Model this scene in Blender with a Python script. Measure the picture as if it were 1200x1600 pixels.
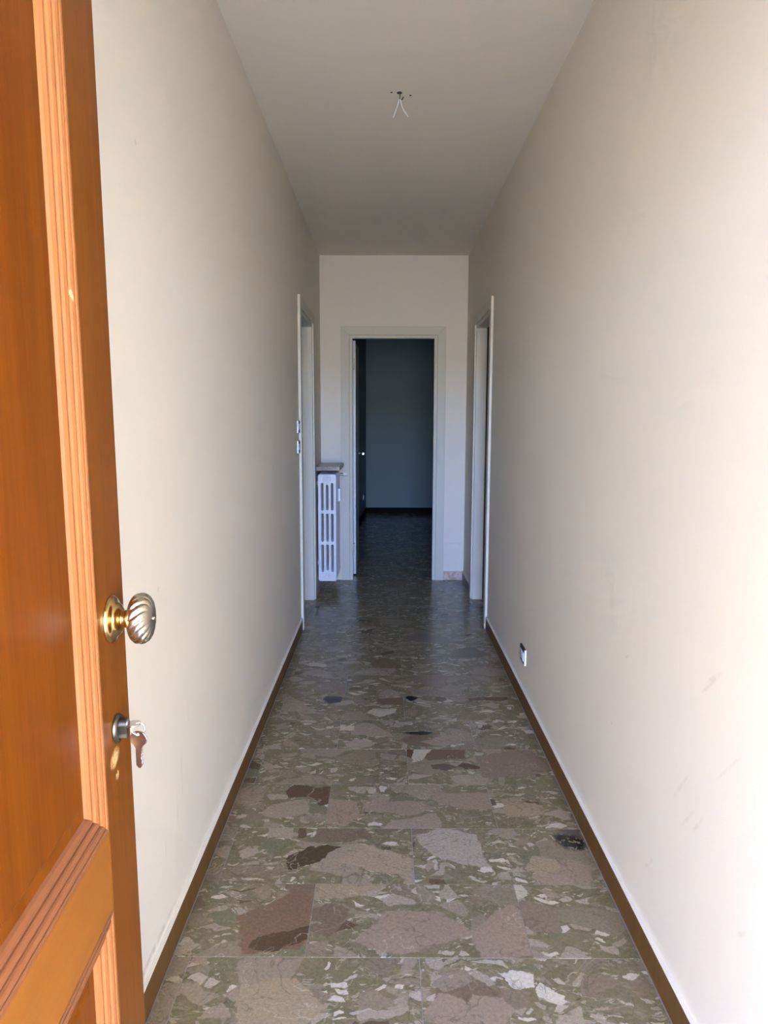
import bpy, bmesh, math, random
from mathutils import Vector, Matrix, Euler

# ------------------------------------------------------------------ measures (metres)
XL, XR = -0.569, 0.684          # hall side walls
D, H = 6.208, 2.780             # end wall, ceiling
CAM_Z = 1.3969
FRONT = 0.16                    # inner face of the entrance wall
BACK = 10.90                    # far wall of the dark room
TILE_Y0, TILE_J0, TILE_J1 = 1.7083, 0.0897, -0.2107
SUN_ENERGY = 20.0
SKY_STRENGTH = 2.35
EXPOSURE = 2.16
SKY_TINT = (0.45, 0.82, 1.65)          # a clear deep-blue sky

scene = bpy.context.scene
for o in list(bpy.data.objects):
    bpy.data.objects.remove(o, do_unlink=True)
COL = scene.collection

# ------------------------------------------------------------------ camera
cam_data = bpy.data.cameras.new('camera')
cam_data.sensor_fit = 'VERTICAL'
cam_data.sensor_height = 32.0
cam_data.lens = 32.0 * 1113.33 / 1600.0
cam_data.clip_start = 0.02
cam_data.clip_end = 200
cam = bpy.data.objects.new('camera', cam_data)
COL.objects.link(cam)
PITCH, YAW, ROLL = 0.1265, -0.0034, 0.0026
f_ = Vector((math.sin(YAW) * math.cos(PITCH), math.cos(YAW) * math.cos(PITCH), -math.sin(PITCH)))
r_ = Vector((math.cos(YAW), -math.sin(YAW), 0))
u_ = r_.cross(f_)
# image rotated by ROLL (clockwise on screen)
rr = r_ * math.cos(ROLL) + u_ * math.sin(ROLL)
uu = u_ * math.cos(ROLL) - r_ * math.sin(ROLL)
M = Matrix((rr, uu, -f_)).transposed().to_4x4()
M.translation = (0, 0, CAM_Z)
cam.matrix_world = M
scene.camera = cam

# ------------------------------------------------------------------ daylight: sky, sun, exposure
world = bpy.data.worlds.new('sky')
scene.world = world
world.use_nodes = True
wn = world.node_tree
wn.nodes.clear()
sky = wn.nodes.new('ShaderNodeTexSky')
sky.sky_type = 'NISHITA'
sky.sun_disc = False
sky.sun_elevation = math.radians(48)
sky.sun_rotation = math.radians(20)
sky.air_density = 1.0
sky.dust_density = 0.0
sky.ozone_density = 1.5
bg = wn.nodes.new('ShaderNodeBackground')
bg.inputs['Strength'].default_value = SKY_STRENGTH
wo = wn.nodes.new('ShaderNodeOutputWorld')
tint = wn.nodes.new('ShaderNodeMix')
tint.data_type = 'RGBA'
tint.blend_type = 'MULTIPLY'
tint.inputs['Factor'].default_value = 1.0
tint.inputs[7].default_value = (*SKY_TINT, 1)
wn.links.new(sky.outputs[0], tint.inputs[6])
wn.links.new(tint.outputs[2], bg.inputs['Color'])
wn.links.new(bg.outputs[0], wo.inputs['Surface'])

sun_d = bpy.data.lights.new('sun', 'SUN')
sun_d.energy = SUN_ENERGY
sun_d.angle = math.radians(0.6)
sun_d.color = (1.0, 0.95, 0.84)
sun = bpy.data.objects.new('sun', sun_d)
COL.objects.link(sun)
sun.location = (2, 12, 14)
# the sun stands behind the house: it lights the yard and the added walls across it, never the hall directly
sun.rotation_euler = Vector((-0.30, -0.60, -0.74)).to_track_quat('-Z', 'Y').to_euler()

port = bpy.data.lights.new('doorway_portal', 'AREA')
port.shape = 'RECTANGLE'
port.size, port.size_y = 0.88, 2.12
port.cycles.is_portal = True
po = bpy.data.objects.new('doorway_portal', port)
COL.objects.link(po)
po.location = (0.10, -0.16, 1.06)
po.rotation_euler = Vector((0, 1, 0)).to_track_quat('-Z', 'Z').to_euler()

vs = scene.view_settings
scene.display_settings.display_device = 'sRGB'
vs.view_transform = 'Standard'
vs.look = 'None'
vs.gamma = 1.0
vs.use_curve_mapping = False
vs.exposure = EXPOSURE
cy = scene.cycles
cy.max_bounces = 7
cy.diffuse_bounces = 6
cy.glossy_bounces = 8
cy.use_denoising = True
cy.use_light_tree = False
cy.adaptive_threshold = 0.07
cy.adaptive_min_samples = 24
try:
    cy.use_guiding = True
    cy.use_surface_guiding = True
    cy.guiding_training_samples = 32
except Exception:
    pass
cy.sample_clamp_indirect = 0.0
cy.caustics_reflective = True

# ------------------------------------------------------------------ node helpers
class NT:
    def __init__(s, name):
        s.m = bpy.data.materials.new(name)
        s.m.use_nodes = True
        s.t = s.m.node_tree
        s.t.nodes.clear()
        s.out = s.t.nodes.new('ShaderNodeOutputMaterial')
        s.b = s.t.nodes.new('ShaderNodeBsdfPrincipled')
        s.t.links.new(s.b.outputs[0], s.out.inputs['Surface'])
    def n(s, kind, **kw):
        nd = s.t.nodes.new(kind)
        for k, v in kw.items():
            setattr(nd, k, v)
        return nd
    def put(s, sock, v):
        if hasattr(v, 'is_linked') or isinstance(v, bpy.types.NodeSocket):
            s.t.links.new(v, sock)
        else:
            if isinstance(v, (tuple, list)) and sock.type == 'RGBA' and len(v) == 3:
                v = (*v, 1)
            sock.default_value = v
    def set(s, **kw):
        for k, v in kw.items():
            s.put(s.b.inputs[k.replace('_', ' ')], v)
    def math(s, op, a, b=0.0, c=None, clamp=False):
        nd = s.n('ShaderNodeMath', operation=op, use_clamp=clamp)
        s.put(nd.inputs[0], a)
        s.put(nd.inputs[1], b)
        if c is not None:
            s.put(nd.inputs[2], c)
        return nd.outputs[0]
    def vm(s, op, a, b=None, scale=None):
        nd = s.n('ShaderNodeVectorMath', operation=op)
        s.put(nd.inputs[0], a)
        if b is not None:
            s.put(nd.inputs[1], b)
        if scale is not None:
            s.put(nd.inputs['Scale'], scale)
        return nd.outputs['Value'] if op in ('LENGTH', 'DOT_PRODUCT', 'DISTANCE') else nd.outputs['Vector']
    def mix(s, fac, a, b, blend='MIX'):
        nd = s.n('ShaderNodeMix', data_type='RGBA', blend_type=blend)
        s.put(nd.inputs['Factor'], fac)
        s.put(nd.inputs['A'] if False else nd.inputs[6], a)
        s.put(nd.inputs[7], b)
        return nd.outputs[2]
    def noise(s, vec, scale, detail=3, rough=0.5, dist=0.0):
        nd = s.n('ShaderNodeTexNoise')
        s.put(nd.inputs['Vector'], vec)
        nd.inputs['Scale'].default_value = scale
        nd.inputs['Detail'].default_value = detail
        nd.inputs['Roughness'].default_value = rough
        nd.inputs['Distortion'].default_value = dist
        return nd.outputs['Fac'], nd.outputs['Color']
    def voro(s, vec, scale, feature='F1', rnd=1.0):
        nd = s.n('ShaderNodeTexVoronoi', feature=feature, voronoi_dimensions='2D')
        s.put(nd.inputs['Vector'], vec)
        nd.inputs['Scale'].default_value = scale
        nd.inputs['Randomness'].default_value = rnd
        return nd
    def ramp(s, fac, stops, interp='LINEAR'):
        nd = s.n('ShaderNodeValToRGB')
        s.put(nd.inputs[0], fac)
        cr = nd.color_ramp
        cr.interpolation = interp
        while len(cr.elements) < len(stops):
            cr.elements.new(0.5)
        for e, (p, c) in zip(cr.elements, stops):
            e.position = p
            e.color = (*c, 1) if len(c) == 3 else c
        return nd.outputs[0]
    def smooth(s, x, a, b):
        nd = s.n('ShaderNodeMapRange', interpolation_type='SMOOTHSTEP')
        s.put(nd.inputs[0], x)
        nd.inputs[1].default_value = a
        nd.inputs[2].default_value = b
        return nd.outputs[0]
    def sep(s, v):
        nd = s.n('ShaderNodeSeparateXYZ')
        s.put(nd.inputs[0], v)
        return nd.outputs
    def comb(s, x, y, z=0.0):
        nd = s.n('ShaderNodeCombineXYZ')
        s.put(nd.inputs[0], x); s.put(nd.inputs[1], y); s.put(nd.inputs[2], z)
        return nd.outputs[0]
    def bump(s, height, strength, dist=0.01):
        nd = s.n('ShaderNodeBump')
        nd.inputs['Strength'].default_value = strength
        nd.inputs['Distance'].default_value = dist
        s.put(nd.inputs['Height'], height)
        s.put(s.b.inputs['Normal'], nd.outputs[0])
    def pos(s):
        return s.n('ShaderNodeNewGeometry').outputs['Position']
    def obj(s):
        return s.n('ShaderNodeTexCoord').outputs['Object']
    def rand(s):
        return s.n('ShaderNodeObjectInfo').outputs['Random']
    def ellipse(s, P, cu, cv, ru, rv, rot=0.0, edge=0.25, plane='XY'):
        """soft mask of a turned ellipse in the XY, YZ or XZ plane of the vector P"""
        nd = s.n('ShaderNodeMapping', vector_type='TEXTURE')
        s.put(nd.inputs['Vector'], P)
        big = 1e4
        if plane == 'XY':
            nd.inputs['Location'].default_value = (cu, cv, 0)
            nd.inputs['Rotation'].default_value = (0, 0, rot)
            nd.inputs['Scale'].default_value = (ru, rv, big)
        elif plane == 'YZ':
            nd.inputs['Location'].default_value = (0, cu, cv)
            nd.inputs['Rotation'].default_value = (rot, 0, 0)
            nd.inputs['Scale'].default_value = (big, ru, rv)
        else:
            nd.inputs['Location'].default_value = (cu, 0, cv)
            nd.inputs['Rotation'].default_value = (0, -rot, 0)
            nd.inputs['Scale'].default_value = (ru, big, rv)
        return s.smooth(s.vm('LENGTH', nd.outputs[0]), 1.0 + edge, 1.0 - edge)

def clast_mask(t, P, cx, cy_, rx, ry, rot, k):
    nd = t.n('ShaderNodeMapping', vector_type='TEXTURE')
    t.put(nd.inputs['Vector'], P)
    nd.inputs['Location'].default_value = (cx, cy_, 0)
    nd.inputs['Rotation'].default_value = (0, 0, rot)
    nd.inputs['Scale'].default_value = (rx, ry, 1e4)
    v = nd.outputs[0]
    rs = random.Random(k * 7 + 3)
    d = None
    a0 = rs.uniform(0, 6.28)
    for i in range(5):
        a = a0 + i * 2 * math.pi / 5 + rs.uniform(-0.35, 0.35)
        w = rs.uniform(0.95, 1.30)
        e = t.vm('DOT_PRODUCT', v, (math.cos(a) * w, math.sin(a) * w, 0.0))
        d = e if d is None else t.math('MAXIMUM', d, e)
    return t.smooth(d, 1.03, 0.97)

def mat_paint(name, col, rough=0.55, bump=0.12, marks=None, spec=0.3):
    t = NT(name)
    p = t.pos()
    big, _ = t.noise(p, 1.6, 3)
    c = t.mix(t.math('MULTIPLY', big, 0.10), col, tuple(x * 0.86 for x in col))
    if marks:
        wob, _ = t.noise(p, 30, 2)
        for (cy_, cz_, ru, rv, rot, dark) in marks:
            m = t.ellipse(p, cy_, cz_, ru, rv, rot, 0.6, 'YZ')
            m = t.math('MULTIPLY', m, t.smooth(wob, 0.30, 0.62))
            c = t.mix(t.math('MULTIPLY', m, dark * 0.55), c, (0.20, 0.18, 0.17))
    t.set(Base_Color=c, Roughness=rough)
    t.b.inputs['Specular IOR Level'].default_value = spec
    f1, _ = t.noise(p, 330, 2)
    f2, _ = t.noise(p, 70, 2)
    t.bump(t.math('ADD', t.math('MULTIPLY', f1, 0.6), t.math('MULTIPLY', f2, 0.8)), bump, 0.002)
    return t.m

def mat_plain(name, col, rough=0.5, metal=0.0, spec=0.5, var=0.06, scale=40, bump=0.0):
    t = NT(name)
    o = t.obj()
    f, _ = t.noise(o, scale, 3)
    c = t.mix(f, tuple(max(0, x * (1 - var)) for x in col), tuple(min(1, x * (1 + var)) for x in col))
    t.set(Base_Color=c, Roughness=rough, Metallic=metal)
    t.b.inputs['Specular IOR Level'].default_value = spec
    if bump:
        t.bump(f, bump, 0.002)
    return t.m

# named clasts of the breccia floor, where the photograph shows them: x, y, rx, ry, rotation, colour
C_PINK = (0.30, 0.225, 0.18)
C_TAN = (0.33, 0.255, 0.18)
C_CREAM = (0.50, 0.43, 0.35)
C_BROWN = (0.105, 0.062, 0.035)
C_DBROWN = (0.085, 0.055, 0.032)
C_OLIVE = (0.15, 0.135, 0.082)
C_BLACK = (0.012, 0.011, 0.011)
CLASTS = [
    (-0.252, 2.139, 0.075, 0.045, 0.5, C_DBROWN), (-0.20, 2.185, 0.045, 0.02, 0.3, C_DBROWN),
    (-0.30, 1.845, 0.15, 0.115, 0.5, (0.20, 0.125, 0.085)), (-0.285, 1.765, 0.10, 0.035, 0.35, C_BROWN),
    (-0.335, 2.545, 0.05, 0.045, 0.8, C_BROWN), (-0.245, 2.525, 0.05, 0.07, 0.2, C_BROWN),
    (0.235, 2.865, 0.10, 0.055, 0.1, (0.15, 0.09, 0.06)), (0.10, 2.88, 0.035, 0.05, 0.2, C_BROWN),
    (0.155, 2.88, 0.03, 0.10, -0.4, C_CREAM), (0.235, 2.755, 0.05, 0.03, 0.0, (0.12, 0.085, 0.06)),
    (0.335, 2.765, 0.055, 0.022, 0.1, C_BROWN),
    (-0.155, 2.41, 0.07, 0.09, 0.5, C_PINK), (0.21, 2.215, 0.10, 0.12, 0.6, (0.36, 0.30, 0.26)),
    (0.335, 1.80, 0.13, 0.09, 0.7, C_PINK), (0.07, 1.82, 0.15, 0.085, 0.35, C_PINK),
    (-0.255, 1.56, 0.105, 0.085, 0.6, C_TAN), (-0.18, 1.99, 0.20, 0.05, 0.05, C_TAN),
    (0.085, 2.085, 0.05, 0.085, 0.5, (0.34, 0.27, 0.21)), (-0.02, 2.135, 0.12, 0.06, -0.25, (0.35, 0.27, 0.20)),
    (0.30, 2.50, 0.13, 0.07, -0.15, C_PINK), (0.05, 2.44, 0.13, 0.05, -0.1, C_PINK),
    (0.52, 2.77, 0.15, 0.13, 0.1, (0.235, 0.175, 0.14)), (0.505, 2.43, 0.09, 0.045, 0.2, C_TAN),
    (0.565, 2.06, 0.10, 0.06, 0.3, C_PINK), (0.50, 2.10, 0.05, 0.05, 0.0, C_TAN),
    (0.44, 1.86, 0.05, 0.07, 0.3, (0.24, 0.18, 0.14)), (0.39, 1.97, 0.03, 0.05, 0.0, C_CREAM),
    (-0.02, 3.30, 0.09, 0.035, 0.1, C_CREAM), (-0.20, 3.12, 0.07, 0.03, 0.1, C_CREAM),
    (-0.11, 2.955, 0.07, 0.05, 0.4, (0.36, 0.29, 0.23)), (0.27, 3.005, 0.09, 0.06, 0.3, (0.30, 0.235, 0.19)),
    (0.125, 3.475, 0.03, 0.035, 0.2, C_BLACK), (-0.27, 3.45, 0.055, 0.045, 0.0, (0.035, 0.026, 0.022)),
    (0.15, 3.07, 0.05, 0.02, 0.0, (0.03, 0.028, 0.026)), (0.235, 3.76, 0.11, 0.13, 0.3, (0.24, 0.185, 0.155)),
    (-0.06, 3.84, 0.09, 0.055, -0.3, (0.32, 0.26, 0.215)), (-0.28, 3.62, 0.10, 0.08, 0.2, (0.25, 0.185, 0.15)),
    (-0.41, 3.97, 0.07, 0.035, 0.0, C_CREAM), (0.28, 4.48, 0.17, 0.09, 0.0, (0.21, 0.165, 0.14)),
    (0.25, 3.53, 0.16, 0.06, -0.3, (0.25, 0.195, 0.16)), (0.48, 4.17, 0.14, 0.09, 0.0, (0.15, 0.13, 0.095)),
    (0.52, 3.47, 0.10, 0.022, 0.0, C_BROWN), (0.17, 1.64, 0.05, 0.035, 0.3, (0.26, 0.205, 0.17)),
    (0.335, 1.64, 0.035, 0.035, 0.5, (0.56, 0.52, 0.49)), (0.40, 1.595, 0.04, 0.028, -0.5, (0.56, 0.51, 0.46)),
    (0.16, 1.535, 0.05, 0.07, 0.5, C_PINK), (0.25, 1.53, 0.055, 0.05, -0.4, C_PINK),
]

def mat_floor(name, joints=False, clasts=(), pits=False):
    t = NT(name)
    rnd = t.rand()
    off = t.comb(t.math('MULTIPLY', rnd, 173.0), t.math('MULTIPLY', rnd, 311.0), 0.0)
    P0 = t.vm('ADD', t.obj(), off) if not joints else t.pos()
    _, nc = t.noise(P0, 6.0, 2, 0.5)
    d1 = t.vm('SCALE', t.vm('SUBTRACT', nc, (0.5, 0.5, 0.5)), scale=0.09)
    _, nc2 = t.noise(P0, 30.0, 3, 0.65)
    d2 = t.vm('SCALE', t.vm('SUBTRACT', nc2, (0.5, 0.5, 0.5)), scale=0.022)
    P1 = t.vm('MULTIPLY', t.vm('ADD', P0, t.vm('ADD', d1, d2)), (0.85, 1.10, 1.0))
    P2 = P1
    fine, _ = t.noise(P0, 110, 4, 0.7)
    mid, _ = t.noise(P2, 9, 4, 0.65)
    # olive ground mass
    c = t.ramp(mid, [(0.30, (0.215, 0.172, 0.098)), (0.44, (0.185, 0.156, 0.082)), (0.54, (0.225, 0.180, 0.104)), (0.62, (0.170, 0.144, 0.078)), (0.74, (0.205, 0.152, 0.088))])
    def layer(c, P, scale, thr, e0, e1, stops, amount=1.0):
        f1 = t.voro(P, scale)
        ed = t.voro(P, scale, 'DISTANCE_TO_EDGE')
        r, g, b = t.sep(f1.outputs['Color'])
        lim = t.math('MULTIPLY', b, e1)
        inside = t.smooth(t.math('SUBTRACT', ed.outputs['Distance'], lim), e0, e0 + 0.03)
        m = t.math('MULTIPLY', t.math('MULTIPLY', t.smooth(r, thr, thr + 0.01), inside), amount)
        return t.mix(m, c, t.ramp(g, stops, 'CONSTANT'))
    P3 = t.vm('MULTIPLY', t.vm('ADD', P0, t.vm('ADD', t.vm('SCALE', d1, scale=1.6), d2)), (0.60, 1.25, 1.0))
    c = layer(c, P3, 80, 0.66, 0.05, 0.25, [(0.0, (0.36, 0.30, 0.215)), (0.4, (0.27, 0.22, 0.15)), (0.75, (0.48, 0.42, 0.33))], 0.8)
    c = layer(c, P3, 31, 0.55, 0.05, 0.28, [(0.0, (0.33, 0.27, 0.195)), (0.25, (0.44, 0.37, 0.285)), (0.5, (0.25, 0.205, 0.14)), (0.60, (0.56, 0.49, 0.39)), (0.82, (0.18, 0.16, 0.10)), (0.95, (0.12, 0.08, 0.045))], 0.95)
    c = layer(c, P1, 15, 0.58, 0.04, 0.18, [(0.0, (0.30, 0.235, 0.165)), (0.25, (0.255, 0.20, 0.135)), (0.45, (0.185, 0.165, 0.098)), (0.58, (0.225, 0.17, 0.115)), (0.70, (0.355, 0.29, 0.215)), (0.93, (0.12, 0.078, 0.045))], 0.95)
    c = layer(c, P1, 6.0, 0.76, 0.03, 0.10, [(0.0, (0.285, 0.222, 0.155)), (0.35, (0.245, 0.195, 0.13)), (0.6, (0.315, 0.25, 0.18)), (0.85, (0.19, 0.135, 0.085))], 0.95)
    # the large clasts where the photograph shows them
    Pw = t.vm('ADD', t.pos(), t.vm('ADD', t.vm('SCALE', d1, scale=0.6), t.vm('SCALE', d2, scale=1.3)))
    for (cx, cy_, rx, ry, rot, col) in clasts:
        c = t.mix(clast_mask(t, Pw, cx, cy_, rx, ry, rot, int(abs(cx * 977 + cy_ * 131))), c, (col[0] * 1.0, col[1] * 0.99, col[2] * 0.88))
    if pits:   # worn black pits by the right baseboard
        pit, _ = t.noise(P0, 60, 2, 0.6)
        m = t.math('MULTIPLY', t.ellipse(Pw, 0.625, 2.235, 0.05, 0.045, 0, 0.4), t.smooth(pit, 0.40, 0.46))
        c = t.mix(m, c, C_BLACK)
        c = t.mix(t.math('MULTIPLY', t.ellipse(Pw, 0.645, 2.30, 0.045, 0.035, 0, 0.5), 0.7), c, (0.06, 0.05, 0.045))
    # pale and dark hairlines, mottling, a tone for each tile
    ve, _ = t.noise(P2, 6.0, 3, 0.6, 0.5)
    va = t.math('ABSOLUTE', t.math('SUBTRACT', ve, 0.5))
    c = t.mix(t.math('MULTIPLY', t.smooth(va, 0.010, 0.002), 0.45), c, (0.13, 0.105, 0.065))
    vb = t.math('ABSOLUTE', t.math('SUBTRACT', ve, 0.42))
    c = t.mix(t.math('MULTIPLY', t.smooth(vb, 0.006, 0.001), 0.40), c, (0.50, 0.45, 0.36))
    c = t.mix(0.6, c, t.mix(t.smooth(fine, 0.25, 0.75), (0.70, 0.70, 0.70), (1.30, 1.30, 1.30)), 'MULTIPLY')
    c = t.mix(t.smooth(fine, 0.71, 0.78), c, (0.48, 0.42, 0.33))
    c = t.mix(t.math('MULTIPLY', t.math('FRACT', t.math('MULTIPLY', rnd, 7.3)), 0.30), c, (0.80, 0.70, 0.60), 'MULTIPLY')
    c = t.mix(1.0, c, (0.96, 0.90, 0.78), 'MULTIPLY')
    rg, _ = t.noise(t.pos(), 3.0, 3, 0.6)
    t.set(Base_Color=c, Roughness=t.math('ADD', 0.15, t.math('MULTIPLY', rg, 0.16)))
    t.b.inputs['Specular IOR Level'].default_value = 0.38
    return t.m

def mat_wood(name, axis, light, dark, stripes=0.5, chips=(), coat=0.03, rough=0.32):
    t = NT(name)
    o = t.obj()
    rnd = t.rand()
    x, y, z = t.sep(o)
    off = t.math('MULTIPLY', rnd, 9.0)
    if axis == 'Z':
        v = t.comb(t.math('ADD', t.math('MULTIPLY', x, 26.0), off), t.math('MULTIPLY', y, 26.0), t.math('MULTIPLY', z, 0.9))
    else:
        v = t.comb(t.math('MULTIPLY', x, 0.9), t.math('MULTIPLY', y, 26.0), t.math('ADD', t.math('MULTIPLY', z, 26.0), off))
    g1, _ = t.noise(v, 1.2, 4, 0.6)
    g2, _ = t.noise(v, 6.0, 4, 0.65)
    f = t.math('ADD', t.math('MULTIPLY', g1, 0.6), t.math('MULTIPLY', g2, 0.4))
    c = t.mix(t.smooth(f, 0.5 - stripes * 0.5, 0.5 + stripes * 0.5), dark, light)
    for (cx, cz, rx, rz, rot) in chips:
        wob, _ = t.noise(o, 160, 3, 0.7)
        m = t.math('MULTIPLY', t.ellipse(o, cx, cz, rx, rz, rot, 0.45, 'XZ'), t.smooth(wob, 0.36, 0.50))
        c = t.mix(t.math('MULTIPLY', m, 0.75), c, (0.72, 0.45, 0.18))
    t.set(Base_Color=c, Roughness=rough)
    t.b.inputs['Coat Weight'].default_value = coat
    t.b.inputs['Coat Roughness'].default_value = 0.12
    t.b.inputs['Specular IOR Level'].default_value = 0.10
    t.bump(g2, 0.04, 0.001)
    return t.m

# ------------------------------------------------------------------ mesh helpers
def tag(o, label=None, cat=None, group=None, kind=None):
    if label: o['label'] = label
    if cat: o['category'] = cat
    if group: o['group'] = group
    if kind: o['kind'] = kind
    return o

def bm_box(bm, x0, x1, y0, y1, z0, z1):
    v = [bm.verts.new(p) for p in ((x0, y0, z0), (x1, y0, z0), (x1, y1, z0), (x0, y1, z0), (x0, y0, z1), (x1, y0, z1), (x1, y1, z1), (x0, y1, z1))]
    for f in ((3, 2, 1, 0), (4, 5, 6, 7), (0, 1, 5, 4), (1, 2, 6, 5), (2, 3, 7, 6), (3, 0, 4, 7)):
        bm.faces.new([v[i] for i in f])
    return v

def bevel_all(bm, w, seg=2):
    bmesh.ops.bevel(bm, geom=list(bm.edges), offset=w, segments=seg, affect='EDGES', profile=0.5)

def mesh_of(bm, name, smooth=False):
    bmesh.ops.recalc_face_normals(bm, faces=list(bm.faces))
    me = bpy.data.meshes.new(name)
    bm.to_mesh(me)
    bm.free()
    if smooth:
        for p in me.polygons:
            p.use_smooth = True
    return me

def link(name, me, mat, parent=None, loc=(0, 0, 0), rot=(0, 0, 0)):
    o = bpy.data.objects.new(name, me)
    COL.objects.link(o)
    o.location = loc
    o.rotation_euler = rot
    if mat and not me.materials:
        me.materials.append(mat)
    if parent:
        o.parent = parent
    return o

def empty(name, loc=(0, 0, 0), rot=(0, 0, 0)):
    o = bpy.data.objects.new(name, None)
    COL.objects.link(o)
    o.location = loc
    o.rotation_euler = rot
    o.empty_display_size = 0.1
    return o

def box(name, ext, mat, parent=None, bevel=0.0, seg=2, rel=None):
    """ext in world metres; rel = location of the parent, so the mesh is stored in the parent's frame"""
    x0, x1, y0, y1, z0, z1 = ext
    bm = bmesh.new()
    r = Vector(rel) if rel is not None else Vector((0, 0, 0))
    bm_box(bm, x0 - r.x, x1 - r.x, y0 - r.y, y1 - r.y, z0 - r.z, z1 - r.z)
    if bevel:
        bevel_all(bm, bevel, seg)
    return link(name, mesh_of(bm, name), mat, parent)

def boxes(name, exts, mat, parent=None):
    bm = bmesh.new()
    for e in exts:
        bm_box(bm, *e)
    return link(name, mesh_of(bm, name), mat, parent)

def prism(name, pts, lo, hi, axis, mat, parent=None, bevel=0.0, rel=(0, 0, 0)):
    """polygon pts in the plane across axis, pushed from lo to hi along it (x: (y,z), y: (x,z), z: (x,y))"""
    r = Vector(rel)
    def mk(a, b, t):
        return Vector({'x': (t, a, b), 'y': (a, t, b), 'z': (a, b, t)}[axis]) - r
    bm = bmesh.new()
    A = [bm.verts.new(mk(a, b, lo)) for a, b in pts]
    B = [bm.verts.new(mk(a, b, hi)) for a, b in pts]
    bm.faces.new(A)
    bm.faces.new(B[::-1])
    n = len(pts)
    for i in range(n):
        bm.faces.new((A[i], A[(i + 1) % n], B[(i + 1) % n], B[i]))
    bmesh.ops.recalc_face_normals(bm, faces=list(bm.faces))
    if bevel:
        bevel_all(bm, bevel, 1)
    return link(name, mesh_of(bm, name), mat, parent)

def lathe(name, prof, mat, parent=None, seg=48, loc=(0, 0, 0), rot=(0, 0, 0), smooth=True, rfun=None):
    """prof: list of (radius, height) about local Z"""
    bm = bmesh.new()
    rings = []
    for (r, h) in prof:
        if r < 1e-6:
            rings.append([bm.verts.new((0, 0, h))])
        else:
            ring = []
            for i in range(seg):
                a = 2 * math.pi * i / seg
                q = r * (rfun(a, h, r) if rfun else 1.0)
                ring.append(bm.verts.new((q * math.cos(a), q * math.sin(a), h)))
            rings.append(ring)
    for A, B in zip(rings, rings[1:]):
        if len(A) == 1 and len(B) == 1:
            continue
        for i in range(seg):
            j = (i + 1) % seg
            if len(A) == 1:
                bm.faces.new((A[0], B[i], B[j]))
            elif len(B) == 1:
                bm.faces.new((A[i], A[j], B[0]))
            else:
                bm.faces.new((A[i], A[j], B[j], B[i]))
    return link(name, mesh_of(bm, name, smooth), mat, parent, loc, rot)

def tube_mesh(name, pts, rad, seg=10):
    cu = bpy.data.curves.new(name, 'CURVE')
    cu.dimensions = '3D'
    sp = cu.splines.new('POLY')
    sp.points.add(len(pts) - 1)
    for p, q in zip(sp.points, pts):
        p.co = (*q, 1)
    cu.bevel_depth = rad
    cu.bevel_resolution = max(1, seg // 4)
    cu.use_fill_caps = True
    return curve_to_mesh(cu, name)

def curve_to_mesh(cu, name):
    o = bpy.data.objects.new('tmp', cu)
    COL.objects.link(o)
    dg = bpy.context.evaluated_depsgraph_get()
    me = bpy.data.meshes.new_from_object(o.evaluated_get(dg))
    me.name = name
    bpy.data.objects.remove(o, do_unlink=True)
    bpy.data.curves.remove(cu)
    return me

def plate2d(name, loops, half, bevel=0.0, res=2):
    """flat plate in XY with holes, extruded +-half along Z, rounded edges"""
    cu = bpy.data.curves.new(name, 'CURVE')
    cu.dimensions = '2D'
    cu.fill_mode = 'BOTH'
    cu.extrude = max(half - bevel, 0.0001)
    cu.bevel_depth = bevel
    cu.bevel_resolution = res
    cu.offset = -bevel
    for lp in loops:
        sp = cu.splines.new('POLY')
        sp.points.add(len(lp) - 1)
        for p, q in zip(sp.points, lp):
            p.co = (q[0], q[1], 0, 1)
        sp.use_cyclic_u = True
    return curve_to_mesh(cu, name)

def rounded_rect(cx, cy_, w, h, r, n=5):
    out = []
    for sx, sy, a0 in ((1, 1, 0), (-1, 1, 90), (-1, -1, 180), (1, -1, 270)):
        for i in range(n + 1):
            a = math.radians(a0 + 90 * i / n)
            out.append((cx + sx * (w / 2 - r) + r * math.cos(a), cy_ + sy * (h / 2 - r) + r * math.sin(a)))
    return out

def circle(cx, cy_, r, n=24):
    return [(cx + r * math.cos(2 * math.pi * i / n), cy_ + r * math.sin(2 * math.pi * i / n)) for i in range(n)]

# ------------------------------------------------------------------ materials
WALL = (0.74, 0.668, 0.552)
MARKS_R = [(1.956, 0.737, 0.016, 0.004, -0.5, 0.5), (1.43, 0.87, 0.035, 0.005, -0.6, 0.30), (1.45, 0.845, 0.05, 0.004, -0.7, 0.25),
           (1.56, 0.56, 0.05, 0.005, -0.9, 0.35), (1.52, 0.50, 0.04, 0.005, -0.9, 0.35), (1.466, 0.519, 0.03, 0.005, -0.9, 0.25),
           (1.722, 0.262, 0.03, 0.006, -0.8, 0.40), (2.062, 0.492, 0.006, 0.005, 0, 0.6), (1.345, 0.715, 0.06, 0.004, -0.8, 0.25),
           (1.26, 0.42, 0.02, 0.005, -0.8, 0.35)]
MARKS_L = [(1.70, 2.02, 0.006, 0.006, 0, 0.5), (1.74, 0.98, 0.008, 0.006, 0, 0.4), (1.88, 0.42, 0.007, 0.06, 0, 0.22),
           (1.83, 0.33, 0.006, 0.05, 0.1, 0.22), (1.96, 0.55, 0.006, 0.06, 0, 0.15), (1.72, 0.30, 0.005, 0.03, 0, 0.2), (1.60, 0.104, 0.16, 0.010, 0, 0.7)]
m_wall_l = mat_paint('wall_paint_left', WALL, marks=MARKS_L)
m_wall_r = mat_paint('wall_paint_right', WALL, marks=MARKS_R)
m_wall = mat_paint('wall_paint', WALL)
m_room = mat_paint('blue_grey_room_paint', (0.22, 0.275, 0.285), bump=0.05)
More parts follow.
